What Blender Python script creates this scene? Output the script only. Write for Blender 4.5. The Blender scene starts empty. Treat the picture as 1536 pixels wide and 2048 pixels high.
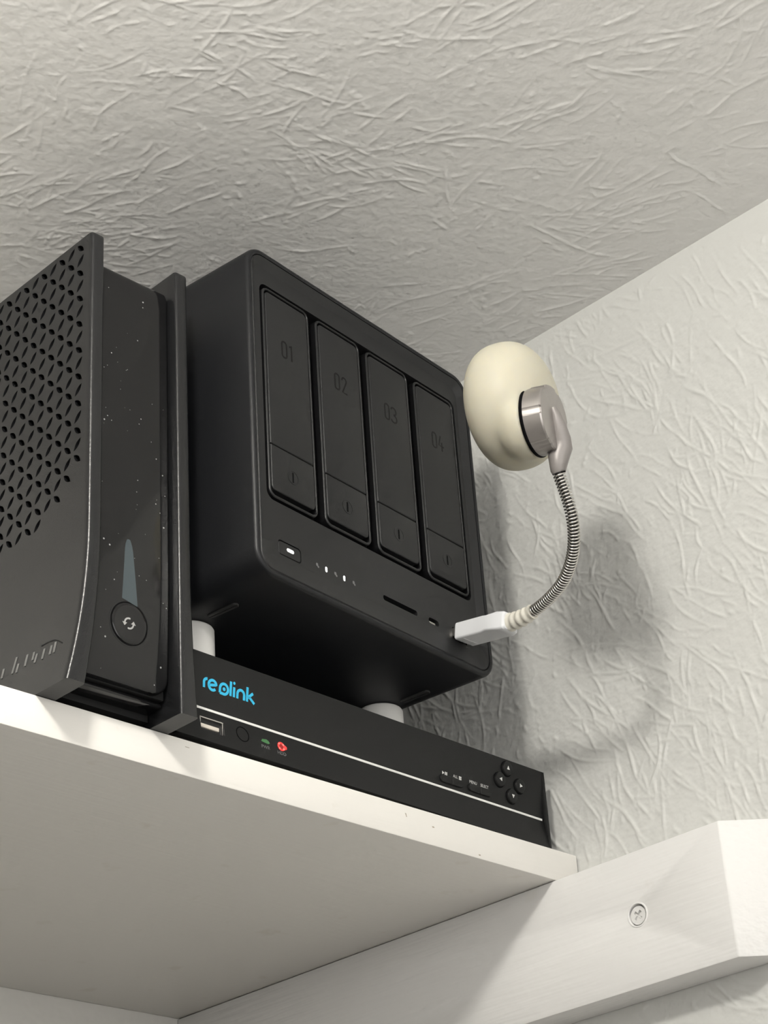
import bpy, bmesh, math, random
import numpy as np
from mathutils import Vector, Matrix

# ------------------------------------------------------------------ scene, camera, light
sc = bpy.context.scene
COL = sc.collection
S = 0.001                                     # everything below is authored in millimetres

cam_d = bpy.data.cameras.new('camera')
cam = bpy.data.objects.new('camera', cam_d); COL.objects.link(cam)
cam_d.sensor_fit = 'HORIZONTAL'; cam_d.sensor_width = 36.0
cam_d.lens = 3923.72 * 36.0 / 1536.0
cam_d.clip_start = 0.02; cam_d.clip_end = 30
RX, RY, RZ = (0.71491696, -0.69649821, -0.06151404), (-0.30442694, -0.38925922, 0.86936845), (-0.62945847, -0.60279972, -0.49032084)
M = Matrix(((RX[0], RY[0], RZ[0], -504.989 * S), (RX[1], RY[1], RZ[1], -564.139 * S), (RX[2], RY[2], RZ[2], -400.640 * S), (0, 0, 0, 1)))
cam.matrix_world = M
sc.camera = cam

w = bpy.data.worlds.new('room_air'); sc.world = w; w.use_nodes = True
bg = w.node_tree.nodes['Background']
bg.inputs['Color'].default_value = (1.0, 0.98, 0.953, 1)
bg.inputs['Strength'].default_value = 2.75
LAMP_POS = (-350, -290, 179); LAMP_R = 36; LAMP_POWER = 133.0
pd_ = bpy.data.lights.new('fill_portal', 'AREA'); pd_.shape = 'RECTANGLE'; pd_.size = 1.52; pd_.size_y = 0.75; pd_.energy = 1.0
pd_.cycles.is_portal = True                   # guides sampling of fill through the added opening; adds no light of its own
po_ = bpy.data.objects.new('fill_portal', pd_); COL.objects.link(po_)
po_.location = (-0.590, -1.15, -0.185); po_.rotation_euler = (math.radians(90), 0, 0)
sc.view_settings.view_transform = 'Standard'
sc.view_settings.look = 'None'
sc.view_settings.exposure = 0.0
sc.view_settings.gamma = 1.0
sc.view_settings.use_curve_mapping = False
sc.cycles.use_denoising = True; sc.cycles.use_adaptive_sampling = True; sc.cycles.adaptive_threshold = 0.07; sc.cycles.adaptive_min_samples = 12
sc.cycles.max_bounces = 3; sc.cycles.diffuse_bounces = 2; sc.cycles.glossy_bounces = 2

random.seed(4)
YAW_NAS, YAW_NVR = 0.10836, 0.02471
X_WALL, Z_CEIL, Y_BACK = 245.0, 241.4, 331.0
Z_SHELF, Y_SHELF, SHELF_T = -70.5, 35.0, 16.6

# ------------------------------------------------------------------ materials
def new_mat(name):
    m = bpy.data.materials.new(name); m.use_nodes = True
    nt = m.node_tree; b = nt.nodes['Principled BSDF']
    return m, nt, b

def N(nt, t, **kw):
    n = nt.nodes.new(t)
    for k, v in kw.items(): setattr(n, k, v)
    return n

def math_n(nt, op, a, b=None, c=None, clamp=False):
    n = N(nt, 'ShaderNodeMath', operation=op, use_clamp=clamp)
    for i, v in enumerate((a, b, c)):
        if v is None: continue
        if isinstance(v, (int, float)): n.inputs[i].default_value = v
        else: nt.links.new(v, n.inputs[i])
    return n.outputs[0]

def plastic(name, col, rough=0.5, spec=0.5, grain=0.0, gscale=1500, metal=0.0, coat=0.0, mottled=0.08):
    m, nt, b = new_mat(name)
    b.inputs['Roughness'].default_value = rough
    b.inputs['Metallic'].default_value = metal
    b.inputs['Specular IOR Level'].default_value = spec
    b.inputs['Coat Weight'].default_value = coat
    b.inputs['Coat Roughness'].default_value = 0.06
    tc = N(nt, 'ShaderNodeTexCoord')
    no = N(nt, 'ShaderNodeTexNoise'); no.inputs['Scale'].default_value = 45; no.inputs['Detail'].default_value = 0
    nt.links.new(tc.outputs['Object'], no.inputs['Vector'])
    mx = N(nt, 'ShaderNodeMix', data_type='RGBA')
    mx.inputs['A'].default_value = (*[c * (1 - mottled) for c in col], 1); mx.inputs['B'].default_value = (*[min(1, c * (1 + mottled)) for c in col], 1)
    nt.links.new(no.outputs['Fac'], mx.inputs['Factor']); nt.links.new(mx.outputs['Result'], b.inputs['Base Color'])
    if grain:
        g = N(nt, 'ShaderNodeTexNoise'); g.inputs['Scale'].default_value = gscale; g.inputs['Detail'].default_value = 0
        nt.links.new(tc.outputs['Object'], g.inputs['Vector'])
        bp = N(nt, 'ShaderNodeBump'); bp.inputs['Strength'].default_value = grain; bp.inputs['Distance'].default_value = 0.0001
        nt.links.new(g.outputs['Fac'], bp.inputs['Height']); nt.links.new(bp.outputs['Normal'], b.inputs['Normal'])
    return m

def glow(name, col, strength, base=(0.02, 0.02, 0.02)):
    m, nt, b = new_mat(name)
    if strength < 20: m.cycles.emission_sampling = 'NONE'
    b.inputs['Base Color'].default_value = (*base, 1)
    b.inputs['Emission Color'].default_value = (*col, 1); b.inputs['Emission Strength'].default_value = strength
    return m

def plaster(name, col, coarse=0.0):
    """white emulsion on plaster; the brushed ridges themselves are modelled"""
    m, nt, b = new_mat(name)
    b.inputs['Roughness'].default_value = 0.6
    b.inputs['Specular IOR Level'].default_value = 0.25
    L = nt.links.new
    tc = N(nt, 'ShaderNodeTexCoord')
    fine = N(nt, 'ShaderNodeTexNoise'); fine.inputs['Scale'].default_value = 330 - 250 * coarse; fine.inputs['Detail'].default_value = 1
    L(tc.outputs['Object'], fine.inputs['Vector'])
    bp = N(nt, 'ShaderNodeBump'); bp.inputs['Strength'].default_value = 0.8; bp.inputs['Distance'].default_value = 0.00028 + 0.0012 * coarse
    L(fine.outputs['Fac'], bp.inputs['Height']); L(bp.outputs['Normal'], b.inputs['Normal'])
    b.inputs['Base Color'].default_value = (*col, 1)
    return m

def painted_wood(name, col, along='X', dirt=0.0, relief=0.0004):
    m, nt, b = new_mat(name)
    b.inputs['Roughness'].default_value = 0.5; b.inputs['Specular IOR Level'].default_value = 0.35
    L = nt.links.new
    tc = N(nt, 'ShaderNodeTexCoord')
    mp = N(nt, 'ShaderNodeMapping'); sc_ = [420, 420, 420]; sc_['XYZ'.index(along)] = 26; mp.inputs['Scale'].default_value = sc_
    L(tc.outputs['Object'], mp.inputs['Vector'])
    no = N(nt, 'ShaderNodeTexNoise'); no.inputs['Scale'].default_value = 1; no.inputs['Detail'].default_value = 1; L(mp.outputs[0], no.inputs['Vector'])
    n2 = N(nt, 'ShaderNodeTexNoise'); n2.inputs['Scale'].default_value = 150; n2.inputs['Detail'].default_value = 1; L(tc.outputs['Object'], n2.inputs['Vector'])
    h = math_n(nt, 'MULTIPLY_ADD', n2.outputs['Fac'], 0.8, no.outputs['Fac'])
    bp = N(nt, 'ShaderNodeBump'); bp.inputs['Strength'].default_value = 0.6; bp.inputs['Distance'].default_value = relief
    L(h, bp.inputs['Height']); L(bp.outputs['Normal'], b.inputs['Normal'])
    st = N(nt, 'ShaderNodeTexNoise'); st.inputs['Scale'].default_value = 60; st.inputs['Detail'].default_value = 3; L(tc.outputs['Object'], st.inputs['Vector'])
    mr = N(nt, 'ShaderNodeMapRange'); mr.inputs['From Min'].default_value = .66; mr.inputs['From Max'].default_value = .76; mr.inputs['To Max'].default_value = dirt
    L(st.outputs['Fac'], mr.inputs['Value'])
    mx = N(nt, 'ShaderNodeMix', data_type='RGBA'); mx.inputs['A'].default_value = (*col, 1); mx.inputs['B'].default_value = (col[0] * .72, col[1] * .66, col[2] * .55, 1)
    L(mr.outputs[0], mx.inputs['Factor']); L(mx.outputs['Result'], b.inputs['Base Color'])
    return m

MT = {}
MT['wall'] = plaster('wall_plaster', (0.755, 0.755, 0.725))
MT['ceiling'] = plaster('ceiling_plaster', (0.90, 0.888, 0.862))
MT['wall_b'] = plaster('rear_plaster', (0.77, 0.755, 0.715), 0.8)
MT['wall_l'] = plaster('side_plaster', (0.74, 0.72, 0.68), 0.8)
MT['floor'] = plastic('floor_boards', (0.24, 0.18, 0.14), 0.5)
MT['shelf'] = painted_wood('shelf_paint', (0.91, 0.885, 0.835), 'X', 0.2, 0.00016)
MT['batten'] = painted_wood('batten_paint', (0.90, 0.89, 0.87), 'Y', 0.10)
MT['chip'] = plastic('bare_wood', (0.42, 0.36, 0.28), 0.7)
MT['screw'] = painted_wood('screw_paint', (0.90, 0.89, 0.87), 'Z')
MT['nas'] = plastic('nas_shell', (0.0085, 0.009, 0.0105), 0.45, 0.34, 0.25, 2500)
MT['nas_plate'] = plastic('nas_plate', (0.0148, 0.0152, 0.0158), 0.48, 0.42, 0.2, 2500)
MT['tray'] = plastic('tray_plastic', (0.0125, 0.013, 0.0138), 0.40, 0.42, 0.15, 2500)
MT['tray_face'] = plastic('tray_face', (0.0140, 0.0144, 0.0150), 0.50, 0.42, 0.2, 2500)
MT['digits'] = plastic('digit_ink', (0.004, 0.004, 0.004), 0.5, 0.25)
MT['black'] = plastic('deep_black', (0.003, 0.003, 0.0035), 0.7, 0.08)
MT['rubber'] = plastic('rubber', (0.03, 0.03, 0.03), 0.6)
MT['icon_grey'] = plastic('grey_icon_ink', (0.17, 0.17, 0.17), 0.5)
MT['icon_light'] = plastic('light_grey_ink', (0.36, 0.36, 0.35), 0.5)
MT['led_white'] = glow('white_led', (1, 1, 0.97), 2.2)
MT['led_red'] = glow('red_led', (1.0, 0.035, 0.03), 1.6)
MT['led_dim'] = glow('red_led_dim', (0.55, 0.008, 0.008), 0.7)
MT['led_red_core'] = glow('red_led_core', (1.0, 0.25, 0.2), 1.8)
MT['led_green'] = glow('green_led', (0.10, 0.42, 0.11), 0.42)
MT['nvr'] = plastic('recorder_black', (0.0078, 0.008, 0.0082), 0.45, 0.36, 0.2, 2200)
MT['nvr_case'] = plastic('recorder_case', (0.010, 0.010, 0.010), 0.5, 0.4)
MT['stripe'] = plastic('white_stripe', (0.82, 0.82, 0.78), 0.4)
MT['blue'] = plastic('logo_blue', (0.035, 0.50, 0.80), 0.4, mottled=0.02)
MT['white_ink'] = plastic('white_ink', (0.72, 0.72, 0.70), 0.5)
MT['steel'] = plastic('steel', (0.62, 0.60, 0.57), 0.28, metal=1.0)
MT['tongue'] = plastic('port_tongue', (0.72, 0.66, 0.58), 0.5)
MT['riser'] = plastic('riser_white', (0.80, 0.79, 0.76), 0.5)
MT['drive'] = plastic('drive_shell', (0.0125, 0.0128, 0.0138), 0.27, 0.5, 0.45, 2600)
MT['gloss'] = plastic('piano_black', (0.008, 0.008, 0.0085), 0.08, 0.45, coat=0.0)
MT['drive_in'] = plastic('drive_core', (0.012, 0.012, 0.012), 0.6, 0.3)
MT['window_strip'] = plastic('light_strip', (0.055, 0.072, 0.080), 0.3)
MT['dust'] = plastic('dust', (0.30, 0.30, 0.29), 0.9)
MT['emboss'] = plastic('embossed_letters', (0.16, 0.16, 0.155), 0.28, 0.6)
MT['plug'] = plastic('plug_white', (0.84, 0.85, 0.87), 0.38)
MT['relief'] = plastic('strain_relief_cream', (0.80, 0.77, 0.68), 0.45)
MT['coil'] = plastic('spring_steel', (0.60, 0.58, 0.55), 0.25, metal=1.0)
MT['core'] = plastic('gooseneck_core', (0.05, 0.048, 0.045), 0.45, metal=0.5)
MT['cap'] = plastic('cap_metal', (0.40, 0.375, 0.36), 0.34, metal=0.75)
MT['socket'] = plastic('socket_grey', (0.27, 0.25, 0.24), 0.42, metal=0.2)
MT['dome'] = plastic('diffuser_cream', (0.60, 0.57, 0.46), 0.5, 0.35, mottled=0.02)
_b = MT['dome'].node_tree.nodes['Principled BSDF']
_b.inputs['Subsurface Weight'].default_value = 0.45; _b.inputs['Subsurface Radius'].default_value = (1, .85, .55); _b.inputs['Subsurface Scale'].default_value = 0.006
MT['globe'] = glow('lamp_globe', (1.0, 0.97, 0.90), LAMP_POWER, (0.8, 0.8, 0.8))

# ------------------------------------------------------------------ mesh helpers (millimetres)
OFF = {}

class MB:
    def __init__(s): s.v = []; s.f = []
    def add(s, vs, fs):
        o = len(s.v); s.v += [tuple(x) for x in vs]; s.f += [tuple(i + o for i in f) for f in fs]; return s
    def box(s, x0, x1, y0, y1, z0, z1):
        vs = [(x, y, z) for z in (z0, z1) for y in (y0, y1) for x in (x0, x1)]
        return s.add(vs, [(0, 2, 3, 1), (4, 5, 7, 6), (0, 1, 5, 4), (2, 6, 7, 3), (0, 4, 6, 2), (1, 3, 7, 5)])
    def loft(s, rings, cap0=True, cap1=True, closed=True):
        n = len(rings[0]); vs = [p for r in rings for p in r]; fs = []
        for i in range(len(rings) - 1):
            for j in range(n if closed else n - 1):
                k = (j + 1) % n
                fs.append((i * n + j, i * n + k, (i + 1) * n + k, (i + 1) * n + j))
        if cap0: fs.append(tuple(range(n)))
        if cap1: fs.append(tuple((len(rings) - 1) * n + j for j in range(n)))
        return s.add(vs, fs)
    def tube(s, path, radii, seg=16, cap=True):
        P = [Vector(p) for p in path]
        if isinstance(radii, (int, float)): radii = [radii] * len(P)
        t0 = (P[1] - P[0]).normalized(); up = Vector((0, 0, 1)) if abs(t0.z) < .9 else Vector((1, 0, 0))
        nrm = (up - t0 * up.dot(t0)).normalized(); rings = []
        for i, p in enumerate(P):
            t = (P[min(i + 1, len(P) - 1)] - P[max(i - 1, 0)]).normalized()
            nrm = (nrm - t * nrm.dot(t)).normalized(); bn = t.cross(nrm)
            rings.append([p + (nrm * math.cos(a) + bn * math.sin(a)) * radii[i] for a in (2 * math.pi * k / seg for k in range(seg))])
        return s.loft(rings, cap, cap)
    def lathe(s, c, axis, prof, seg=40, cap0=True, cap1=True):
        """prof: (distance along axis, radius)"""
        c = Vector(c); a = Vector(axis).normalized(); u = a.orthogonal().normalized(); v = a.cross(u)
        rings = [[c + a * t + (u * math.cos(x) + v * math.sin(x)) * r for x in (2 * math.pi * k / seg for k in range(seg))] for t, r in prof]
        return s.loft(rings, cap0, cap1)
    def plate(s, outer, holes, fn, depth, rim=0.0):
        """flat sheet with real holes; fn(a, b, d) -> xyz with d measured into the sheet"""
        bm = bmesh.new(); 
        for loop in [outer] + holes:
            vs = [bm.verts.new((a, b, 0)) for a, b in loop]
            for i in range(len(vs)): bm.edges.new((vs[i], vs[(i + 1) % len(vs)]))
        bmesh.ops.triangle_fill(bm, use_beauty=True, use_dissolve=False, edges=bm.edges[:], normal=(0, 0, 1))
        bm.verts.index_update()
        s.add([fn(v.co.x, v.co.y, 0) for v in bm.verts], [tuple(v.index for v in f.verts) for f in bm.faces])
        bm.free()
        for loop in holes:
            s.loft([[fn(a, b, 0) for a, b in loop], [fn(a, b, depth) for a, b in loop]], False, False)
        if rim: s.loft([[fn(a, b, 0) for a, b in outer], [fn(a, b, rim) for a, b in outer]], False, False)
        return s
    def ribbon(s, pts, width, fn, proud=0.12, closed=False):
        """a painted or raised stroke of constant width on a face; fn(a, b, d), d < 0 is proud"""
        n = len(pts); L, R_ = [], []
        for i in range(n):
            if closed: p0, p1 = pts[i - 1], pts[(i + 1) % n]
            else: p0, p1 = pts[max(i - 1, 0)], pts[min(i + 1, n - 1)]
            dx, dy = p1[0] - p0[0], p1[1] - p0[1]; l = math.hypot(dx, dy) or 1
            nx, ny = -dy / l * width / 2, dx / l * width / 2
            L.append((pts[i][0] + nx, pts[i][1] + ny)); R_.append((pts[i][0] - nx, pts[i][1] - ny))
        vs = [fn(*p, -proud) for p in L] + [fn(*p, -proud) for p in R_] + [fn(*p, 0.02) for p in L] + [fn(*p, 0.02) for p in R_]
        fs = []
        for i in range(n if closed else n - 1):
            j = (i + 1) % n
            fs += [(i, j, n + j, n + i), (i, 2 * n + i, 2 * n + j, j), (n + i, n + j, 3 * n + j, 3 * n + i)]
        if not closed: fs += [(0, n, 3 * n, 2 * n), (n - 1, 3 * n - 1, 4 * n - 1, 2 * n - 1)]
        return s.add(vs, fs)
    def poly(s, pts, fn, proud=0.12):
        n = len(pts)
        return s.loft([[fn(*p, -proud) for p in pts], [fn(*p, 0.02) for p in pts]], True, True)
    def build(s, name, mat, parent=None, bevel=0.0, bseg=2, smooth=True, angle=35, weld=True):
        off = OFF.get(parent.name if parent else '', Vector((0, 0, 0)))
        me = bpy.data.meshes.new(name); bm = bmesh.new()
        vs = [bm.verts.new(((v[0] - off[0]) * S, (v[1] - off[1]) * S, (v[2] - off[2]) * S)) for v in s.v]
        for f in s.f:
            try: bm.faces.new([vs[i] for i in f])
            except ValueError: pass
        if weld: bmesh.ops.remove_doubles(bm, verts=bm.verts[:], dist=2e-6)
        bmesh.ops.recalc_face_normals(bm, faces=bm.faces[:])
        if bevel:
            es = [e for e in bm.edges if len(e.link_faces) == 2 and e.calc_face_angle(0) > math.radians(30)]
            bmesh.ops.bevel(bm, geom=es, offset=bevel * S, segments=bseg, profile=.5, affect='EDGES', clamp_overlap=True)
        bm.to_mesh(me); bm.free()
        if smooth:
            me.shade_smooth(); me.set_sharp_from_angle(angle=math.radians(angle))
        me.materials.append(MT[mat])
        o = bpy.data.objects.new(name, me); COL.objects.link(o)
        if parent: o.parent = parent; OFF[o.name] = off
        return o

def empty(name, loc, rz=0.0, off=None):
    o = bpy.data.objects.new(name, None); COL.objects.link(o); o.empty_display_size = 0.02
    o.location = [c * S for c in loc]; o.rotation_euler = (0, 0, rz)
    OFF[o.name] = Vector(off if off is not None else loc)
    return o

def tag(o, label, cat, group=None):
    o['label'] = label; o['category'] = cat
    if group: o['group'] = group
    return o

def struct(o): o['kind'] = 'structure'; return o

def rr(u0, u1, z0, z1, r, seg=6):
    """rounded rectangle, counter-clockwise"""
    pts = []
    for cx, cz, a0 in ((u1 - r, z0 + r, -90), (u1 - r, z1 - r, 0), (u0 + r, z1 - r, 90), (u0 + r, z0 + r, 180)):
        for k in range(seg + 1):
            a = math.radians(a0 + 90 * k / seg); pts.append((cx + r * math.cos(a), cz + r * math.sin(a)))
    return pts

def circ(cx, cz, r, n=28, a0=0, a1=360):
    full = abs(a1 - a0) >= 360
    return [(cx + r * math.cos(math.radians(a0 + (a1 - a0) * k / (n if full else n - 1))), cz + r * math.sin(math.radians(a0 + (a1 - a0) * k / (n if full else n - 1)))) for k in range(n)]

def text_mb(body, height, centre, fn, proud=0.08, xs=1.0):
    """lettering from the built-in font laid on a face"""
    cu = bpy.data.curves.new('lettering', 'FONT'); cu.body = body; cu.size = 1.0; cu.align_x = 'CENTER'; cu.align_y = 'CENTER'; cu.resolution_u = 3
    t = bpy.data.objects.new('lettering', cu); COL.objects.link(t)
    me = bpy.data.meshes.new_from_object(t.evaluated_get(bpy.context.evaluated_depsgraph_get()))
    mb = MB(); k = height / 0.7
    mb.add([fn(centre[0] + v.co.x * k * xs, centre[1] + v.co.y * k, -proud) for v in me.vertices], [tuple(p.vertices) for p in me.polygons])
    bpy.data.objects.remove(t); bpy.data.curves.remove(cu); bpy.data.meshes.remove(me)
    return mb

# ------------------------------------------------------------------ the room
def slab(name, mat, x0, x1, y0, y1, z0, z1):
    return struct(MB().box(x0, x1, y0, y1, z0, z1).build(name, mat, smooth=False))
def value_noise(rng, ny, nx, cell):
    """smooth random field"""
    gy, gx = int(ny / cell) + 3, int(nx / cell) + 3
    g = rng.random((gy, gx)); yy = np.arange(ny) / cell; xx = np.arange(nx) / cell
    y0 = yy.astype(int); x0 = xx.astype(int); fy = yy - y0; fx = xx - x0
    fy = (fy * fy * (3 - 2 * fy))[:, None]; fx = (fx * fx * (3 - 2 * fx))[None, :]
    a, b = g[np.ix_(y0, x0)], g[np.ix_(y0, x0 + 1)]; c, d = g[np.ix_(y0 + 1, x0)], g[np.ix_(y0 + 1, x0 + 1)]
    return (a * (1 - fx) + b * fx) * (1 - fy) + (c * (1 - fx) + d * fx) * fy - .5

def brushed(seed, w_mm, h_mm, step, fans, direction, spread, length, amp, crumbs):
    """height field in mm of plaster dabbed with a brush: fans of raised ridges, each dab pulled its own way"""
    rng = np.random.default_rng(seed)
    nx, ny = int(w_mm / step) + 1, int(h_mm / step) + 1
    hf = np.zeros((ny, nx)); PX, PY, PH, PS = [], [], [], []
    def line(x, y, th, ln, h, sg, bend):
        n = max(3, int(ln / (step * .6))); t = np.linspace(0, 1, n)
        ang = th + bend * (t - .5) + .24 * np.cumsum(rng.normal(0, 1, n)) / math.sqrt(n) * .8 + .5 * np.sin(t * rng.uniform(3, 9) + rng.uniform(0, 6)) * .3
        xs = x + np.cumsum(np.cos(ang)) * ln / n; ys = y + np.cumsum(np.sin(ang)) * ln / n
        env = np.clip(np.minimum(t * 6, (1 - t) * 3 + .12), 0, 1) * (1 + .45 * np.sin(t * rng.uniform(6, 22) + rng.uniform(0, 6)))
        PX.append(xs / step); PY.append(ys / step); PH.append(h * np.clip(env, 0.08, 1.5)); PS.append(np.full(n, sg / step))
    for _ in range(fans):
        cx, cy = rng.uniform(-20, w_mm + 20), rng.uniform(-20, h_mm + 20); th0 = direction + rng.normal(0, spread); k = rng.integers(4, 11)
        wide = rng.uniform(12, 34)
        for i in range(k):
            o = rng.uniform(-wide, wide); ln = rng.uniform(.35, 1.25) * length; al = rng.uniform(-.4, .4) * length
            x = cx - math.sin(th0) * o + math.cos(th0) * al; y = cy + math.cos(th0) * o + math.sin(th0) * al
            line(x, y, th0 + o / wide * .35 + rng.normal(0, .12), ln, amp * rng.uniform(.35, 1.0), rng.uniform(.36, .62), rng.normal(0, .35))
            if rng.random() < .28: line(x + rng.normal(0, 3), y + rng.normal(0, 3), th0 + rng.choice((-1, 1)) * rng.uniform(.4, 1.1), ln * .4, amp * rng.uniform(.3, .8), rng.uniform(.4, .65), rng.normal(0, .5))
    for _ in range(crumbs):
        line(rng.uniform(0, w_mm), rng.uniform(0, h_mm), direction + rng.normal(0, .8), rng.uniform(2, 9), amp * rng.uniform(.2, .75), rng.uniform(.4, .9), rng.normal(0, .6))
    X = np.concatenate(PX); Y = np.concatenate(PY); Hh = np.concatenate(PH); Sg = np.concatenate(PS)
    xi = np.round(X).astype(int); yi = np.round(Y).astype(int)
    for dy in range(-3, 4):
        for dx in range(-3, 4):
            ax_, ay_ = xi + dx, yi + dy; ok = (ax_ >= 0) & (ax_ < nx) & (ay_ >= 0) & (ay_ < ny)
            v = Hh * np.exp(-((ax_ - X) ** 2 + (ay_ - Y) ** 2) / (2 * Sg ** 2))
            np.maximum.at(hf, (ay_[ok], ax_[ok]), v[ok])
    hf += amp * (.42 * value_noise(rng, ny, nx, 4.2 / step) + .26 * value_noise(rng, ny, nx, 1.9 / step) + .35 * value_noise(rng, ny, nx, 13 / step))
    e = 8; f = np.ones((ny, nx)); ramp = np.linspace(0, 1, e)
    f[:e] *= ramp[:, None]; f[-e:] *= ramp[::-1][:, None]; f[:, :e] *= ramp[None]; f[:, -e:] *= ramp[::-1][None]
    return hf * f

def relief_slab(name, mat, hf, step, a0, b0, fn, A, B, thick):
    """fn(a, b, h) -> xyz mm; hf spans a0.., b0..; A, B = full extents of the slab around it"""
    ny, nx = hf.shape; a = a0 + np.arange(nx) * step; b = b0 + np.arange(ny) * step
    aa, bb = np.meshgrid(a, b); co = np.stack(fn(aa.ravel(), bb.ravel(), hf.ravel()), 1)
    idx = np.arange(nx * ny).reshape(ny, nx)
    q = np.stack([idx[:-1, :-1].ravel(), idx[:-1, 1:].ravel(), idx[1:, 1:].ravel(), idx[1:, :-1].ravel()], 1)
    c4 = [idx[0, 0], idx[0, -1], idx[-1, -1], idx[-1, 0]]
    o = len(co); aL, aR, bL, bR = A[0], A[1], B[0], B[1]
    ext = [fn(np.float64(p), np.float64(r_), np.float64(h)) for h in (0, -thick) for p, r_ in ((aL, bL), (aR, bL), (aR, bR), (aL, bR))]
    co = np.concatenate([co, np.array(ext)]); 
    fr = [(o + i, o + (i + 1) % 4, c4[(i + 1) % 4], c4[i]) for i in range(4)] + [(o + 4, o + 5, o + 6, o + 7)] + [(o + i, o + (i + 1) % 4, o + 4 + (i + 1) % 4, o + 4 + i) for i in range(4)]
    q = np.concatenate([q, np.array(fr)]).astype(np.int32)
    me = bpy.data.meshes.new(name); me.vertices.add(len(co)); me.vertices.foreach_set('co', (co * S).ravel())
    me.loops.add(q.size); me.loops.foreach_set('vertex_index', q.ravel()); me.polygons.add(len(q))
    me.polygons.foreach_set('loop_start', np.arange(len(q), dtype=np.int32) * 4)
    me.update(calc_edges=True)
    sm_ = np.ones(len(q), bool); sm_[-len(fr):] = False; me.polygons.foreach_set('use_smooth', sm_)
    me.materials.append(MT[mat]); ob = bpy.data.objects.new(name, me); COL.objects.link(ob)
    return struct(ob)

STEP = 0.75
hc = brushed(7, 500, 530, STEP, 150, math.radians(-62), .55, 44, .38, 1100)
relief_slab('ceiling', 'ceiling', hc, STEP, -256, -345, lambda a, b, h: (a, b, Z_CEIL - h), (-1700, X_WALL + 100), (-1150, Y_BACK + 100), 60)
hw = brushed(21, 470, 414, STEP, 190, math.radians(62), .25, 46, .55, 900)
relief_slab('wall_right', 'wall', hw, STEP, -268, -176, lambda a, b, h: (X_WALL - h, a, b), (-1150, Y_BACK + 100), (-2060, Z_CEIL), 100)
slab('wall_back', 'wall_b', -1700, X_WALL, Y_BACK, Y_BACK + 100, -2060, Z_CEIL)
slab('wall_left', 'wall_l', -1700, -1600, -1150, Y_BACK, -2060, Z_CEIL)
OPEN = [(-1350, -560), (170, -560), (170, 190), (-1350, 190)]      # unseen opening added behind the camera, sized to shape the front fill light
struct(MB().plate([(-1700, -2060), (X_WALL, -2060), (X_WALL, Z_CEIL), (-1700, Z_CEIL)], [OPEN], lambda a, b, d: (a, -1150 - d, b), 90, rim=90).build('wall_front', 'wall_l', smooth=False))
slab('floor', 'floor', -1700, X_WALL, -1150, Y_BACK, -2120, -2060)

# ------------------------------------------------------------------ the ceiling lamp that lights the room
lp = empty('ceiling_lamp', (LAMP_POS[0], LAMP_POS[1], Z_CEIL))
tag(lp, 'small round ceiling lamp with a frosted white globe', 'lamp')
MB().lathe((LAMP_POS[0], LAMP_POS[1], Z_CEIL), (0, 0, -1), [(0, 34), (3, 34), (6, 26), (12, 16), (16, 14)]).build('lamp_base', 'riser', lp)
MB().lathe(LAMP_POS, (0, 0, 1), [(LAMP_R * math.sin(a), max(.2, LAMP_R * math.cos(a))) for a in (math.radians(-90 + 18 * k) for k in range(11))], 16).build('lamp_globe', 'globe', lp)

# ------------------------------------------------------------------ shelf and batten
sh = MB().box(-560, 243.6, Y_SHELF, Y_BACK - .2, Z_SHELF - SHELF_T, Z_SHELF).build('shelf', 'shelf', bevel=0.7, bseg=2)
tag(sh, 'long white painted shelf board carrying the black electronics', 'shelf')

for x_, z_, pts_ in ((121, -75.6, ((-.9, 1.6), (.2, 1.2), (.9, -1.4), (.3, -1.5))), (170, -85.2, ((-1.2, .3), (1.2, .5), (.9, -.6), (-.8, -.6))), (-10, -74.0, ((-2, .25), (1.8, .3), (1.9, -.1), (-1.9, -.15))), (139, -77.8, ((-1.5, .5), (.6, .7), (1.4, -.3), (-.7, -.5)))):
    MB().poly([(x_ + a * .6, z_ + b * .6) for a, b in pts_], lambda x, z, d: (x, Y_SHELF + d, z), .04).build('paint_chip', 'chip', sh, smooth=False)
XC = 224.1; ZB0, ZB1 = -152.3, -87.3
bt = empty('support_batten', (235, 120, ZB0))
tag(bt, 'thick white painted wooden batten screwed to the wall under the shelf end', 'batten')
SCY, SCZ = -13.2, -118.2
mb = MB()
outer = [(-66.3, ZB0), (Y_BACK - .2, ZB0), (Y_BACK - .2, ZB1), (-66.3, ZB1)]
hole = [(SCY + 5.3 * math.cos(a) * (1 + .05 * math.sin(3 * a)), SCZ + 5.4 * math.sin(a) * (1 + .05 * math.cos(2 * a))) for a in (2 * math.pi * k / 30 for k in range(30))]
mb.plate(outer, [hole], lambda y, z, d: (XC + d, y, z), 2.2)
q = [(XC, -66.3), (244.9, -84.5), (244.9, Y_BACK - .2), (XC, Y_BACK - .2)]
mb.add([(x, y, ZB0) for x, y in q] + [(x, y, ZB1) for x, y in q], [(0, 1, 2, 3), (4, 5, 6, 7), (0, 1, 5, 4), (1, 2, 6, 5), (2, 3, 7, 6)])
mb.build('board', 'batten', bt, bevel=0.9, bseg=2)
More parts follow.
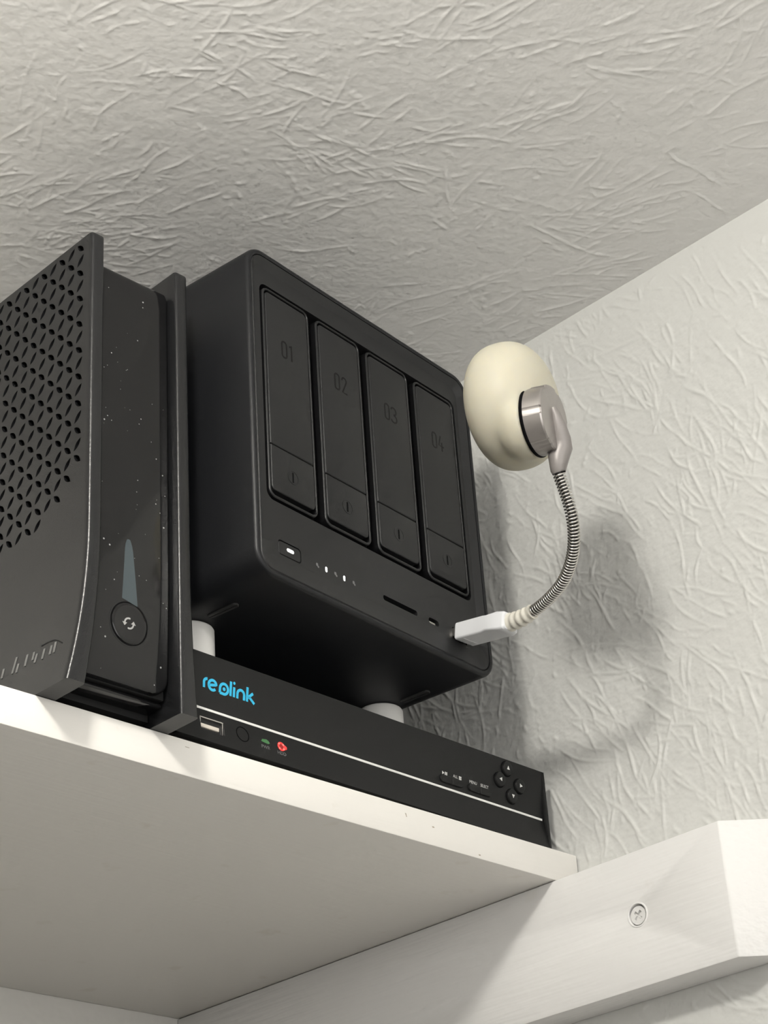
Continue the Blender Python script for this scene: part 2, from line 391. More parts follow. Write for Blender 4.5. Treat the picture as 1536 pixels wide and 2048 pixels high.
# countersunk screw: dished head with a cross recess
A = 0.75; Rr = 2.6
cross = [(A, A), (A, Rr), (-A, Rr), (-A, A), (-Rr, A), (-Rr, -A), (-A, -A), (-A, -Rr), (A, -Rr), (A, -A), (Rr, -A), (Rr, A)]
c_, s_ = math.cos(.75), math.sin(.75)
cross = [(SCY + 0.3 + a * c_ - b * s_, SCZ + a * s_ + b * c_) for a, b in cross]
sw = MB().plate(circ(SCY + .3, SCZ, 4.5, 30), [cross], lambda y, z, d: (XC + .75 + d, y, z), 1.3, rim=1.4)
sw.poly(cross, lambda y, z, d: (XC + 2.0 + d, y, z), 0.02)
sw.build('screw', 'screw', bt, smooth=True)
MB().lathe((XC + 2.25, SCY, SCZ), (1, 0, 0), [(0, 5.7), (.3, 5.7)]).build('screw_seat', 'screw', bt)
MB().lathe((XC + .05, SCY, SCZ), (-1, 0, 0), [(0, 6.2), (.35, 5.9), (.35, 5.4), (0, 5.2)], cap0=False, cap1=False).build('paint_lip', 'screw', bt)

# ------------------------------------------------------------------ four-bay network storage box
nas = empty('network_storage_box', (math.sin(YAW_NAS) * .7, -math.cos(YAW_NAS) * .7, 0), YAW_NAS, off=(0, 0, 0))
tag(nas, 'matte black four-bay network storage box raised on white risers', 'storage box')
W, H, D = 174.0, 178.0, 250.0
fnf = lambda v0: (lambda u, z, d: (u, v0 + d, z))
def ring(ins, v, r, seg=8, b=None):
    return [(u, v, z) for u, z in rr(ins, W - ins, ins if b is None else b, H - ins, max(r - ins, .6), seg)]
RC = 11.5
MB().loft([ring(3.0, 8, RC), ring(3.0, -.9, RC), ring(2.4, -1.35, RC), ring(1.4, -1.3, RC), ring(.5, -.7, RC), ring(0, .6, RC), ring(0, D - 3, RC), ring(1, D - .8, RC), ring(3, D, RC)], False, True).build('housing', 'nas', nas, angle=50)
# front plate: chamfered border, flat field with openings
pm = MB()
flat = rr(7.2, W - 7.2, 13.2, H - 7.6, 6, 8)
pm.loft([ring(3.3, 8, RC), ring(3.3, -.65, RC), ring(3.7, -1.05, RC), [(u, 1.7, z) for u, z in flat]], False, False)
bay = rr(11.3, 163.9, 41.6, 161.2, 4.5, 8)
h_sd = rr(91.6, 117.4, 17.9, 20.6, 1.0, 3); h_uc = rr(126.2, 134.4, 17.7, 20.9, 1.55, 5); h_ua = rr(145.0, 156.6, 15.4, 21.8, .6, 2); h_pw = rr(17.5, 33.2, 15.0, 22.6, 2.0, 5)
pm.plate(flat, [bay, h_sd, h_uc, h_ua, h_pw], lambda u, z, d: (u, 1.7 + d, z), 7)
pm.build('front_plate', 'nas_plate', nas, angle=28)
MB().box(9, 166, 8.4, 9.2, 12, 164).build('bay_interior', 'black', nas, smooth=False)
for k in range(4):
    u0 = 12.75 + 38.62 * k; u1 = u0 + 33.5; z0, z1 = 43.2, 159.6
    def tr(ins, v, r=4.2): return [(u, v, z) for u, z in rr(u0 + ins, u1 - ins, z0 + ins, z1 - ins, max(r - ins, .8), 6)]
    t = MB().loft([tr(0, 8.2), tr(0, 1.7), tr(.25, 1.25), tr(.7, 1.05), tr(1.05, 1.1), tr(1.35, 1.5), tr(1.4, 6), tr(3, 6.2)], False, True).build('drive_tray', 'tray', nas, angle=40)
    t.data.materials.append(MT['black'])                          # shade between trays put into the colour: carrier sides and floor blackened
    for p_ in t.data.polygons:
        if p_.center.y > 2.2 * S: p_.material_index = 1
    def face(za, zb, rt, rb):
        ua, ub = u0 + 2.0, u1 - 1.9
        def rg(i, v):
            pts = []
            for cx, cz, a0, r in ((ub - i - rb, za + i + rb, -90, rb), (ub - i - rt, zb - i - rt, 0, rt), (ua + i + rt, zb - i - rt, 90, rt), (ua + i + rb, za + i + rb, 180, rb)):
                for q_ in range(6):
                    a = math.radians(a0 + 18 * q_); pts.append((cx + r * math.cos(a), v, cz + r * math.sin(a)))
            return pts
        return MB().loft([rg(0, 6), rg(0, 1.5), rg(.22, 1.15), rg(.6, 1.0)], False, True)
    face(71.7, 157.2, 2.4, .3).build('tray_panel', 'tray_face', t, angle=25)
    face(47.2, 71.1, .3, 2.4).build('release_latch', 'tray_face', t, angle=25)
    lu, lz = 29.3 + 38.66 * k, 58.6
    f1 = lambda a, b, d: (a, 1.0 + d, b)
    MB().ribbon(circ(lu, lz, 3.5, 32), .45, f1, .12, True).build('lock_ring', 'tray', t, smooth=False)
    MB().poly(rr(lu - .6, lu + .35, lz - 2.7, lz + 2.6, .3, 2), f1, .1).build('key_slot', 'black', t, smooth=False)
    # two-figure bay number in thin rounded strokes
    nu, nz = lu + .4, 128.6
    nm = MB(); wd, hh, st = 3.3, 4.5, .95
    nm.ribbon(rr(nu - 4.4, nu - 4.4 + wd, nz - hh, nz + hh, 1.5, 4), st, f1, .05, True)
    x0 = nu + 1.0; x1 = x0 + wd
    if k == 0: nm.ribbon([(x0, nz + hh - 1.2), (x0 + 1.4, nz + hh), (x0 + 1.45, nz - hh)], st, f1, .05)
    if k == 1: nm.ribbon([(x0, nz + 2.6)] + circ(x0 + 1.65, nz + hh - 1.7, 1.65, 9, 170, -30) + [(x0, nz - hh), (x1 + .3, nz - hh)], st, f1, .05)
    if k == 2: nm.ribbon(circ(x0 + 1.5, nz + 2.3, 2.1, 10, 160, -85) + circ(x0 + 1.5, nz - 2.2, 2.3, 10, 85, -160), st, f1, .05)
    if k == 3:
        nm.ribbon([(x0 + 1.6, nz + hh), (x0 - .2, nz - 1.6), (x1 + .6, nz - 1.6)], st, f1, .05); nm.ribbon([(x0 + 2.4, nz + .8), (x0 + 2.4, nz - hh)], st, f1, .05)
    nm.build('bay_number', 'digits', t, smooth=False)
pb = MB().loft([[(u, v, z) for u, z in rr(17.9 + i, 32.8 - i, 15.4 + i, 22.2 - i, 1.7, 5)] for i, v in ((0, 7), (0, 2.2), (.25, 1.75))], False, True).build('power_button', 'nas_plate', nas, angle=30)
MB().poly(rr(23.5, 28.2, 18.3, 20.0, .84, 4), lambda u, z, d: (u, 1.75 + d, z), .1).build('button_light', 'led_white', pb, smooth=False)
for i, u in enumerate((44.2, 50.4, 57.0, 63.1, 70.0)):
    fp = lambda a, b, d: (a, 1.7 + d, b)
    if i in (1, 3): MB().poly(rr(u - .65, u + .65, 17.5, 20.2, .62, 4), fp, .1).build('status_light', 'led_white', nas, smooth=False)
    else: MB().poly(rr(u - .9, u + .5, 18.3, 19.9, .5, 3), fp, .05).poly(rr(u + .1, u + 1.1, 17.7, 18.7, .35, 3), fp, .05).build('status_icon', 'icon_grey', nas, smooth=False)
MB().box(127.6, 133.0, 3.0, 8, 18.9, 19.7).build('port_tongue', 'steel', nas, smooth=False)
MB().box(131.9, 133.6, 2.4, 8, 17.9, 18.3).build('port_shell', 'steel', nas, smooth=False)
for u in (18.5, 157.5):
    MB().loft([[(a, b, z) for a, b in rr(u - 2 - i, u + 2 + i, 28 - i, 46 + i, 1.9, 5)] for i, z in ((0, 0.05), (0, -.5), (-.3, -.8))], False, True).build('base_pad', 'rubber', nas)

# ------------------------------------------------------------------ white riser feet under the box
cy, sy = math.cos(YAW_NAS), math.sin(YAW_NAS)
for (u, v), lab in (((158.6, 60), 'white round riser foot under the front right of the four-bay box'), ((22, 61), 'white round riser foot under the box beside the perforated drive'),
                    ((158.6, 205), 'white round riser foot under the rear right of the four-bay box'), ((22, 205), 'white round riser foot under the rear left of the four-bay box')):
    x, y = u * cy - v * sy, u * sy + v * cy
    o = empty('riser_foot', (x, y, -26.0))
    tag(o, lab, 'riser', 'white risers under the storage box')
    MB().lathe((x, y, -26.0), (0, 0, 1), [(0, 11.3), (.5, 11.7), (24.6, 11.5), (25.5, 11.0), (25.95, 9.8)], 40, True, True).build('stem', 'riser', o, angle=50)
    MB().lathe((x, y, -26.0), (0, 0, 1), [(0.02, 13.5), (1.2, 13.5), (1.6, 13.0), (1.6, 11.6)], 40, True, False).build('base_flange', 'riser', o)

# ------------------------------------------------------------------ network video recorder
CN = 35.9
nvr = empty('video_recorder', (-math.sin(YAW_NVR) * CN, math.cos(YAW_NVR) * CN, Z_SHELF), YAW_NVR, off=(0, 0, Z_SHELF))
tag(nvr, 'flat black video recorder with blue lettering and a white stripe', 'recorder')
A0, A1 = -15.0, 234.0; ZT, ZF0, ZF1, ZL = -26.0, -50.9, -52.1, -67.5; DV = 2.6
MB().box(A0 + .6, A1 - .6, 3.2, 226, ZL + .2, ZT - .05).build('housing', 'nvr_case', nvr, bevel=.8)
up_ = lambda a, z, d: (a, DV * (ZT - z) / (ZT - ZF0) + d, z)
lo_ = lambda a, z, d: (a, DV * (z - ZL) / (ZF1 - ZL) + d, z)
fm = MB()
AI = 232.3
fm.plate([(A0 + 1.7, ZF0), (AI, ZF0), (AI, ZT), (A0 + 1.7, ZT)], [], up_, 1)
usb = rr(.4, 14.0, -62.4, -55.6, .5, 2)
fm.plate([(A0 + 1.7, ZL), (AI, ZL), (AI, ZF1), (A0 + 1.7, ZF1)], [usb], lo_, 8)
fm.loft([[(a, DV, ZF1), (a, DV + .4, ZF1), (a, DV + .4, ZF0), (a, DV, ZF0)] for a in (A0 + 1.7, AI)], False, False, False)
fm.loft([[(a, 0, ZT), (a, 3.2, ZT)] for a in (A0, A1)], False, False, False)
fm.loft([[(a, 0, ZL), (a, 3.2, ZL)] for a in (A0, A1)], False, False, False)
fm.build('front_panel', 'nvr', nvr, angle=20)
for a, b in ((AI, A1), (A0, A0 + 1.7)):
    MB().box(a, b, 0, 3.3, ZL, ZT).build('end_cheek', 'nvr', nvr, bevel=.4)
MB().box(A0 + 2, AI - .8, DV - .15, DV + .5, ZF1 + .05, ZF0 - .05).build('stripe', 'stripe', nvr, smooth=False)
MB().box(.6, 13.8, 9.6, 10, -62.2, -55.8).build('port_back', 'black', nvr, smooth=False)
ps = MB()
for i, (a0, a1, z0, z1) in enumerate(((.5, 13.9, -56.25, -55.75), (.5, 13.9, -62.3, -61.9), (13.3, 13.8, -62.2, -55.8), (.5, .9, -62.2, -55.8))): ps.box(a0, a1, 1.9, 9, z0, z1)
ps.build('port_shell', 'steel', nvr, smooth=False)
MB().box(1.3, 12.0, 2.4, 9, -60.4, -58.6).build('port_tongue', 'tongue', nvr, bevel=.2)
bt_ = MB().ribbon(circ(25.0, -58.3, 3.55, 36), .42, lo_, .1, True).build('power_button', 'black', nvr, smooth=False)
g = MB().poly([(36.0, -58.6), (36.8, -57.4), (39.4, -57.0), (40.6, -57.6), (41.2, -58.6), (40.2, -59.2), (37.6, -58.9)], lo_, .1).build('status_light', 'led_green', nvr, smooth=False); g['label'] = 'dim green indicator light'
text_mb('PWR', 1.7, (38.2, -61.3), lo_, .05).build('light_caption', 'icon_grey', nvr, smooth=False)
r = MB().ribbon(circ(48.3, -58.2, 1.75, 20), 1.0, lo_, .12, True)
r.poly([(50.2, -57.0), (51.6, -57.7), (51.6, -58.9), (50.2, -59.6)], lo_, .11)
r = r.build('status_light', 'led_red', nvr, smooth=False); r['label'] = 'glowing red indicator light'
MB().poly(circ(48.3, -58.2, 1.0, 14), lo_, .05).build('light_core', 'led_dim', r, smooth=False)
for a in range(4):
    an = math.radians(45 + 90 * a)
    MB().poly(circ(48.3 + 1.75 * math.cos(an), -58.2 + 1.6 * math.sin(an), .42, 8), lo_, .16).build('light_core', 'led_red_core', r, smooth=False)
text_mb('HDD', 1.7, (47.9, -61.9), lo_, .05).build('light_caption', 'icon_grey', nvr, smooth=False)
# blue logo in rounded strokes
B0, B1, ASC = -41.75, -37.3, -35.0; SW = 1.28
lg = MB()
def stroke(p): lg.ribbon(p, SW, up_, .1)
stroke([(2.9, B0)] + [(2.75, -39.4)] + circ(4.5, -39.2, 1.75, 8, 180, 85))
zc = (B0 + B1) / 2 - .05
stroke([(5.55, zc - .45), (9.6, zc + .5)] + circ(7.75, zc, 2.25, 22, 15, 318))
stroke([(12.1, B0), (12.1, zc)] + circ(14.45, zc, 2.35, 20, 180, -88) + [(12.1, B0)])
lg.poly(circ(14.5, zc - .05, .85, 14), up_, .1)
stroke([(18.35, ASC), (18.35, B0)])
stroke([(20.35, B1 + .15), (20.35, B0)]); lg.poly(circ(20.3, ASC - .3, .68, 12), up_, .1)
stroke([(22.4, B0), (22.4, zc + .3)] + circ(24.4, zc + .1, 2.0, 12, 175, 5) + [(26.4, B0)])
stroke([(28.2, ASC), (28.2, B0)]); stroke([(31.6, B1 + .1), (28.6, zc - .2)]); stroke([(29.3, zc + .35), (32.6, B0 - .1)])
lg.build('brand_lettering', 'blue', nvr, smooth=False)
# round arrow keys and flat keys
def key_fn(h): return lambda a, z, d: up_(a, z, d - h)
for (a, z), tri in (((204.2, -31.0), 90), ((198.6, -37.9), 180), ((213.8, -38.0), 0), ((207.8, -44.6), 270)):
    def cr(rad, h): return [up_(p[0], p[1], -h) for p in circ(a, z, rad, 28)]
    kb = MB().loft([cr(3.7, -.6), cr(3.7, .9), cr(3.45, 1.3), cr(2.9, 1.45)], False, True).build('arrow_key', 'nvr', nvr, angle=40)
    MB().poly([(a + 1.25 * math.cos(math.radians(tri + q_)), z + 1.25 * math.sin(math.radians(tri + q_))) for q_ in (0, 125, 235)], key_fn(1.45), .06).build('arrow_icon', 'white_ink', kb, smooth=False)
    MB().ribbon(circ(a, z, 3.95, 28), .4, up_, .03, True).build('key_gap', 'black', kb, smooth=False)
for i, (a, b) in enumerate(((154.4, 162.9), (163.2, 171.4), (175.0, 183.4), (183.7, 192.3))):
    rl, rrr = (1.9, .3) if i % 2 == 0 else (.3, 1.9)
    def kr(ins, h):
        pts = []
        for cx, cz, a0, r_ in ((b - rrr, -48.9 + rrr, -90, rrr), (b - rrr, -45.2 - rrr, 0, rrr), (a + rl, -45.2 - rl, 90, rl), (a + rl, -48.9 + rl, 180, rl)):
            for q_ in range(5):
                an = math.radians(a0 + 22.5 * q_); pts.append(up_(cx + (r_ - ins) * math.cos(an), cz + (r_ - ins) * math.sin(an), -h))
        return pts
    kb = MB().loft([kr(0, -.5), kr(0, .6), kr(.2, .9)], False, True).build('flat_key', 'nvr', nvr, angle=40)
    tc_ = ((158.2, -44.0), (167.0, -43.95), (179.0, -44.0), (187.4, -44.0))[i]
    if i == 0:
        c = MB().poly([(tc_[0] - 1.7, tc_[1] + .8), (tc_[0] - 1.7, tc_[1] - .8), (tc_[0] - .2, tc_[1])], up_, .06)
        c.poly(rr(tc_[0] + .2, tc_[0] + .8, tc_[1] - .8, tc_[1] + .8, .1, 1), up_, .06).poly(rr(tc_[0] + 1.2, tc_[0] + 1.8, tc_[1] - .8, tc_[1] + .8, .1, 1), up_, .06)
        c.build('key_caption', 'white_ink', kb, smooth=False)
    else:
        body = (None, 'ALL', 'MENU', 'SELECT')[i]
        c = text_mb(body, 1.5, (tc_[0] - (1.0 if i == 1 else 0), tc_[1]), up_, .06, xs=(1, .95, .95, .85)[i])
        if i == 1:
            for p_, q_ in ((0, 0), (1, 0), (0, 1), (1, 1)): c.poly(rr(tc_[0] + 1.6 + p_ * .95, tc_[0] + 2.4 + p_ * .95, tc_[1] - .9 + q_ * .95, tc_[1] - .1 + q_ * .95, .1, 1), up_, .06)
        c.build('key_caption', 'white_ink', kb, smooth=False, weld=False)
for a in (8, 210):
    for v in (14, 206): MB().lathe((a, v, Z_SHELF), (0, 0, 1), [(0, 7), (.4, 7.4), (3.2, 7.4)], 24).build('rubber_foot', 'rubber', nvr)

# ------------------------------------------------------------------ external drive with perforated sides
drv = empty('external_drive', (-52, 90, Z_SHELF))
tag(drv, 'tall black external drive with perforated sides and glossy front overhanging the shelf', 'external drive')
Z0, Z1, ZK = Z_SHELF, 153.2, 5.0
YF, YR = 13.0, 168.0
XL, XR = -79.4, -24.4
def flare(z, amt): return amt * max(0.0, (ZK - z) / 75.0) ** 2
def yfront(z): return YF + 1.4 * max(0.0, (ZK - z) / 75.0) ** 2
petals = []
for i in range(-14, 26):
    for j in range(-30, 34):
        y = 21.8 + 6.95 * i; z = 148.3 + 6.95 * i - 13.9 * j
        for kind, dz in ((0, 0), (1, -6.95)):
            zz = z + dz
            if not (18 < y < 158): continue
            lim = 8 + 33 * math.exp(-(y - 15) / 17.0)
            if zz < lim + 3.2 or zz > Z1 - 3.6: continue
            petals.append((y, zz, kind))
def lens(y, z, kind, L=3.45, Wd=1.3):
    dy, dz = (-.7071, -.7071) if kind == 0 else (-.7071, .7071)
    out = []
    for t in (-1, -.62, -.22, .22, .62): out.append((t, 1 - t * t))
    pts = [(t * L, Wd * h) for t, h in out] + [(-t * L, -Wd * h) for t, h in out]
    return [(y + a * dy - b * dz, z + a * dz + b * dy) for a, b in pts]
holes = [lens(*p) for p in petals]
ZROWS = [ZK - (ZK - Z0) * k / 16 for k in range(17)]
def side_panel(X, sgn, amt, perforate):
    """sgn = -1 for the left cheek, +1 for the right; skin, front rim and foot in one moulding"""
    mb = MB()
    fx = lambda y, z, d: (X - sgn * d, y, z)
    mb.plate([(YF + 3.2, ZK), (YR, ZK), (YR, Z1), (YF + 3.2, Z1)], holes if perforate else [], fx, 2.4)
    rows = []
    for z in ZROWS:
        xo = X + sgn * flare(z, amt); yf = yfront(z)
        rows.append([(xo, yf + 3.2 + (YR - yf - 3.2) * t, z) for t in (0, .1, .3, .6, 1)])
    mb.loft(rows, False, False, False)
    # front rim: rounded post following the flare
    prof = []
    T = 7.0
    rim = []
    for z in [Z1, Z1 - .8, Z1 - 2, 120, 90, 60, 30] + ZROWS:
        xo = X + sgn * flare(z, amt); yf = yfront(z); th = T + flare(z, 2.6)
        e = 0.0 if z < Z1 - .5 else .6
        y0 = yf + e; 
        pts = [(xo, y0 + 3.2), (xo, y0 + 1.7), (xo - sgn * .15, y0 + .9), (xo - sgn * .6, y0 + .3), (xo - sgn * 1.3, y0), (xo - sgn * (th - 1.4), y0), (xo - sgn * (th - .7), y0 + .18), (xo - sgn * (th - .2), y0 + .7), (xo - sgn * th, y0 + 1.5), (xo - sgn * th, y0 + 9)]
        rim.append([(a, b, z) for a, b in pts])
    mb.loft(rim, False, False, False)
    # top edge, bottom of the foot, inner skin
    th = T
    mb.add([(X, YF + 3.2, Z1), (X, YR, Z1), (X - sgn * th, YR, Z1), (X - sgn * th, YF + 9, Z1)], [(0, 1, 2, 3)])
    mb.add([p for p in rim[0]], [tuple(range(10))])
    xo = X + sgn * amt * ((ZK - Z0) / 75.0) ** 2; tb = T + flare(Z0, 2.6); yb = yfront(Z0)
    mb.add([(xo, yb + 3.2, Z0), (xo, YR, Z0), (xo - sgn * tb, YR, Z0), (xo - sgn * tb, yb + 9, Z0)], [(0, 1, 2, 3)])
    mb.add([p for p in rim[-1]], [tuple(range(10))])
    inner = []
    for z in [Z1] + ZROWS: 
        xi = X + sgn * flare(z, amt) - sgn * (T + flare(z, 2.6)); inner.append([(xi, yfront(z) + 9, z), (xi, YR, z)])
    mb.loft(inner, False, False, False)
    mb.add([(X, YR, Z1), (X - sgn * T, YR, Z1), (X - sgn * T, YR, ZK), (X, YR, ZK)], [(0, 1, 2, 3)])
    return mb
sp = side_panel(XL, -1, 8.6, True).build('side_panel', 'drive', drv, angle=40); sp['label'] = 'perforated left side panel'
MB().box(XL + 2.7, XL + 6.9, YF + 9, YR - 2, ZK, Z1 - 1).build('panel_lining', 'drive_in', drv, smooth=False)
side_panel(XR, 1, 4.0, False).build('side_panel', 'drive', drv, angle=40)
MB().box(XL + 7.0, XR - 7.0, 24.4, YR, -62, 144).build('core', 'drive_in', drv, smooth=False)
# glossy front
gx0 = lambda z: XL + 7.02 - flare(z, 8.6 - 2.6); gx1 = lambda z: XR - 7.02 + flare(z, 4.0 - 2.6)
ZG0, ZG1 = -61.6, 141.6
def gy(z): return 18.2 + 4.2 * max(0.0, (ZK - z) / 75.0) ** 2
gm = MB(); rows = []
zs = [ZG1, ZG1 - .5, ZG1 - 1.5] + [ZG1 - 3 - (ZG1 - 3 - ZG0 - 8) * k / 22 for k in range(23)] + [ZG0 + 8 - 8 * math.sin(math.radians(a)) for a in (15, 30, 45, 60, 75, 90)]
for z in zs:
    d = 0.0
    if z < ZG0 + 8: d = 8 - math.sqrt(max(0, 64 - (ZG0 + 8 - z) ** 2))
    if z > ZG1 - 2: d = .8
    e = .9 if z > ZG1 - .3 else (.25 if z > ZG1 - 1 else 0)
    x0, x1 = gx0(z), gx1(z) - d - .5
    y = gy(z) + e
    rows.append([(x0, y + 4, z), (x0, y, z), (x1 - 1.6, y, z), (x1 - .7, y + .25, z), (x1 - .2, y + .8, z), (x1, y + 1.8, z), (x1, y + 4, z)])
gm.loft(rows, False, False, False)
gm.add(rows[0], [tuple(range(7))]); gm.add(rows[-1], [tuple(range(7))])
gm.build('front_cover', 'gloss', drv, angle=40)
MB().box(gx0(-66) + .2, gx1(-66) - .3, 26.5, 40, -64.6, -62.4).build('bottom_lip', 'gloss', drv, bevel=.7)
MB().box(gx0(-66) + .2, gx1(-66) - .3, 36, YR - 1, -67.6, -62.4).build('base_plate', 'drive_in', drv, smooth=False)
gf = lambda x, z, d: (x, gy(z) + d, z)
bx, bz = -53.2, -34.6
bo = MB()
def br(rad, h): return [gf(p[0], p[1], -h) for p in circ(bx, bz, rad, 44)]
bo.loft([br(9.0, -1), br(9.0, .25), br(8.6, .5), br(7.4, .42), br(4.5, .15), br(.5, .05)], False, True)
bo = bo.build('sync_button', 'gloss', drv, angle=40)
MB().ribbon(circ(bx, bz, 9.45, 44), .55, gf, .03, True).build('button_gap', 'black', bo, smooth=False)
MB().ribbon(circ(bx, bz, 10.2, 44), .35, gf, .06, True).build('button_rim', 'drive', bo, smooth=False)
bf = lambda x, z, d: gf(x, z, d - .16)
ic = MB()
for s in (0, 180):
    arc = circ(bx - .2, bz, 2.25, 12, s + 75, s + 178)
    ic.ribbon(arc, .75, bf, .08)
    tip = arc[-1]; an = math.radians(s + 178 + 90)
    ic.poly([(tip[0] + 1.5 * math.cos(an), tip[1] + 1.5 * math.sin(an)), (tip[0] + 1.25 * math.cos(an + 1.6) , tip[1] + 1.25 * math.sin(an + 1.6)), (tip[0] + 1.25 * math.cos(an - 1.6), tip[1] + 1.25 * math.sin(an - 1.6))], bf, .08)
ic.build('sync_icon', 'icon_light', bo, smooth=False)
srows = []
for k in range(13):
    t = k / 12; hw = 1.75 + 2.35 * t; cx_ = -54.5 + 1.2 * t
    if k == 0: hw = .9
    if k == 1: hw = 1.75
    zl, zr = 4.2 - 28.2 * t, 4.2 - 30.0 * t
    srows.append([gf(cx_ - hw, zl, .02), gf(cx_ - hw, zl, -.07), gf(cx_, (zl + zr) / 2 + (.3 if k == 0 else 0), -.07), gf(cx_ + hw, zr, -.07), gf(cx_ + hw, zr, .02)])
MB().loft(srows, True, True, False).build('light_strip', 'window_strip', drv, smooth=False)
# raised lettering on the flared foot of the side
def ef(y, z, d): return (XL - flare(z, 8.6) + d, y, z)
em = MB()
for y0, z0, y1, z1 in ((64.5, -46.9, 64.9, -51.3), (55.9, -44.6, 57.2, -52.0), (53.6, -48.7, 54.1, -52.7), (47.8, -46.6, 48.3, -51.9), (42.9, -47.4, 43.2, -51.1), (40.5, -49.1, 41.2, -53.1), (35.4, -48.8, 35.9, -53.5), (30.4, -49.3, 30.7, -53.4), (27.7, -48.7, 28.0, -53.6)):
    em.ribbon([(y0, z0), ((y0 + y1) / 2, (z0 + z1) / 2), (y1, z1)], 1.05, ef, .3)
em.build('raised_lettering', 'emboss', drv, smooth=False)
MB().ribbon([(38.2, -46.4), (35, -46.3), (32, -46.6), (29, -47.2), (26, -48.8), (23.0, -51.0)], .5, ef, .15).build('lettering_swoosh', 'drive_in', drv, smooth=False)
# dust specks on the gloss
dm = MB(); rnd = random.Random(11)
for _ in range(70):
    z = rnd.uniform(-58, 135); x = rnd.uniform(gx0(z) + 1.5, gx1(z) - 2.5); rad = rnd.choice((.14, .18, .2, .25, .3, .45))
    if (x - bx) ** 2 + (z - bz) ** 2 < 110: continue
    dm.poly(circ(x, z, rad, 6), gf, .03)
dm = dm.build('dust', 'dust', drv, smooth=False, weld=False); dm['kind'] = 'stuff'

# ------------------------------------------------------------------ usb gooseneck lamp plugged into the storage box
AX, MM, QQ = Vector((0.2896946, -0.95214544, -0.09744795)), Vector((-0.45431954, -0.22640853, 0.86158745)), Vector((-0.84241961, -0.20532472, -0.4981676))
P0 = Vector((149.7, 16.9, 18.6)); PE = Vector((149.5, -16.6, 12.7)); PS = Vector((148.5, -31.46, 12.1))
lamp = empty('usb_lamp', tuple(P0))
tag(lamp, 'small gooseneck lamp with cream dome and white plug in the storage box', 'lamp')
ad = (PE - P0).normalized(); sx = Vector((1, 0, 0)); sx = (sx - ad * sx.dot(ad)).normalized(); sz = sx.cross(ad)
if sz.z < 0: sz = -sz
def prect(t, w_, h_, r_): return [P0 + ad * t + sx * a + sz * b for a, b in rr(-w_, w_, -h_, h_, r_, 4)]
MB().loft([prect(-7, 6.0, 2.25, .3), prect(3.2, 6.0, 2.25, .3)]).build('plug_shell', 'steel', lamp, angle=40)
LT = (PE - P0).length
MB().loft([prect(2.3, 5.9, 3.4, 1.0), prect(2.6, 6.5, 4.0, 1.2), prect(3.3, 6.9, 4.4, 1.2), prect(20.5, 6.9, 4.4, 1.2), prect(23.2, 7.3, 4.0, 1.2), prect(30.0, 6.7, 4.7, 1.3), prect(LT - .9, 5.6, 4.6, 1.6), prect(LT, 4.6, 4.1, 1.6)]).build('plug_body', 'plug', lamp, angle=28)
MB().poly([(-5.2, 7.2), (5.2, 7.2), (5.2, 8.0), (-5.2, 8.0)], lambda a, t, d: P0 + ad * t + sx * a - sz * (4.4 - d), .12).build('plug_grip', 'plug', lamp, smooth=False)
pts = []; rad = []
for k in range(25):
    t = k / 24; pts.append(PE.lerp(PS, t) + Vector((0, 0, -.6 * math.sin(math.pi * t)))); rad.append(4.35 - .75 * t + (.38 * math.cos(2 * math.pi * t * 4.0)) * (1 if k < 22 else .4))
MB().tube(pts, rad, 24).build('strain_relief', 'relief', lamp, angle=60)
ctrl = [Vector(p) for p in ((149.3, -24, 12.2), tuple(PS), (146, -43.29, 12.73), (141, -57.36, 14.62), (135, -68.87, 19.68), (128, -77.49, 26.76), (121, -82.54, 36.57), (113.5, -84.22, 51.67), (111, -85.2, 60.5))]
path = []
for i in range(1, len(ctrl) - 2):
    p0, p1, p2, p3 = ctrl[i - 1:i + 3]
    for k in range(24):
        t = k / 24
        path.append(.5 * ((2 * p1) + (p2 - p0) * t + (2 * p0 - 5 * p1 + 4 * p2 - p3) * t * t + (3 * p1 - p0 - 3 * p2 + p3) * t ** 3))
path.append(ctrl[-2])
MB().tube(path, 1.8, 14).build('inner_cable', 'core', lamp)
# the coil spring around it
lens_ = [0.0]
for a, b in zip(path, path[1:]): lens_.append(lens_[-1] + (b - a).length)
def at(s):
    import bisect
    i = min(max(bisect.bisect_right(lens_, s) - 1, 0), len(path) - 2); t = (s - lens_[i]) / max(1e-6, lens_[i + 1] - lens_[i])
    return path[i].lerp(path[i + 1], min(1, max(0, t)))
TOT = lens_[-1]; TURNS = int(TOT / 1.55); SEG = 14; hel = []; nr = None
for k in range(TURNS * SEG + 1):
    s = TOT * k / (TURNS * SEG); p = at(s); t = (at(min(TOT, s + .8)) - at(max(0, s - .8))).normalized()
    if nr is None: nr = t.orthogonal().normalized()
    nr = (nr - t * nr.dot(t)).normalized(); bn = t.cross(nr); a = 2 * math.pi * k / SEG
    hel.append(p + (nr * math.cos(a) + bn * math.sin(a)) * 2.55)
MB().tube(hel, .5, 6).build('gooseneck_spring', 'coil', lamp, angle=80)
CB = Vector((105, -81.03, 76.99)); CR, CL = 16.2, 9.8; CF = CB + AX * CL
MB().lathe(CB, AX, [(-1.1, CR + .15), (-.6, CR + .5), (.1, CR + .5), (.5, CR + .1)], 56).build('gasket', 'black', lamp)
cm = MB()
notches = [20, 75, 130, 200, 262, 318]
rings = []
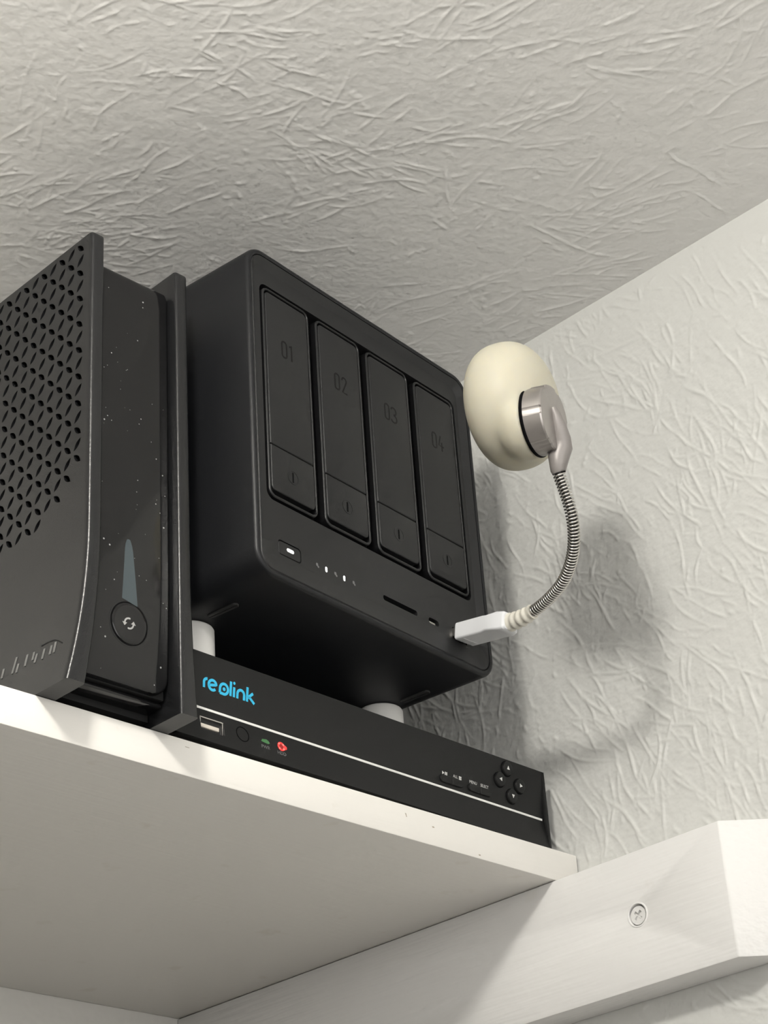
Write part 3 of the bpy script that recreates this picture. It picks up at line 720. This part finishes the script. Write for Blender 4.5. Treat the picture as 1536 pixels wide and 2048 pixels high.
for t, rad_ in ((.3, CR), (CL - .9, CR - .25), (CL - .2, CR - .7), (CL, CR - 1.5), (CL, .6)):
    rg = []
    for k in range(120):
        an = 3 * k; dpt = 0
        if 1.5 < t < CL + 1 and rad_ > 5:
            for n_ in notches:
                if abs((an - n_ + 180) % 360 - 180) <= 6: dpt = .75
        rg.append(CB + AX * t + (MM * math.sin(math.radians(an)) + QQ * math.cos(math.radians(an))) * (rad_ - dpt))
    rings.append(rg)
cm.loft(rings, False, True).build('cap', 'cap', lamp, angle=25)
g6 = Vector((113.5, -84.22, 51.67))
c1 = CF - MM * 4 + AX * 1.0 
c0 = CF + MM * 5 + AX * .2
MB().tube([c0, CF + MM * 1.5 + AX * .8, c1, CF - MM * 10 + AX * .9, CF - MM * 14 + AX * .2, (CF - MM * 18).lerp(g6 + (g6 - ctrl[-3]).normalized() * 6, .55), g6 + (g6 - ctrl[-3]).normalized() * .5, g6], [1.4, 2.4, 3.4, 4.4, 5.0, 4.9, 3.5, 3.0], 24).build('neck_socket', 'socket', lamp, angle=60)
# cream dome: squashed egg grown out of the collar behind the cap
DC = CB - AX * 15.5 + MM * 10.5 - QQ * 14.5
dmb = MB()
NR, NSEG = 22, 40; rings = []
for i in range(NR + 1):
    th = math.pi * i / NR; rd = math.sin(th); ht = math.cos(th)
    h_ = 20.5 * (abs(ht) ** .85) * (1 if ht > 0 else -1) if ht > 0 else -19.0 * (abs(ht) ** .8)
    rings.append([DC + AX * h_ + (MM * math.sin(a) * 31.0 + QQ * math.cos(a) * 30.0) * max(rd, .01) ** .82 for a in (2 * math.pi * k / NSEG for k in range(NSEG))])
dmb.loft(rings)
dmb.lathe(CB, AX, [(-.7, CR + .1), (-3, CR + .5), (-8, CR + .9), (-13, CR - 1.5), (-18, 7)], 40)
do = dmb.build('dome', 'dome', lamp, smooth=True, weld=False)
rm = do.modifiers.new('remesh', 'REMESH'); rm.mode = 'VOXEL'; rm.voxel_size = 0.0009; rm.use_smooth_shade = True
sm = do.modifiers.new('smooth', 'SMOOTH'); sm.factor = .5; sm.iterations = 34
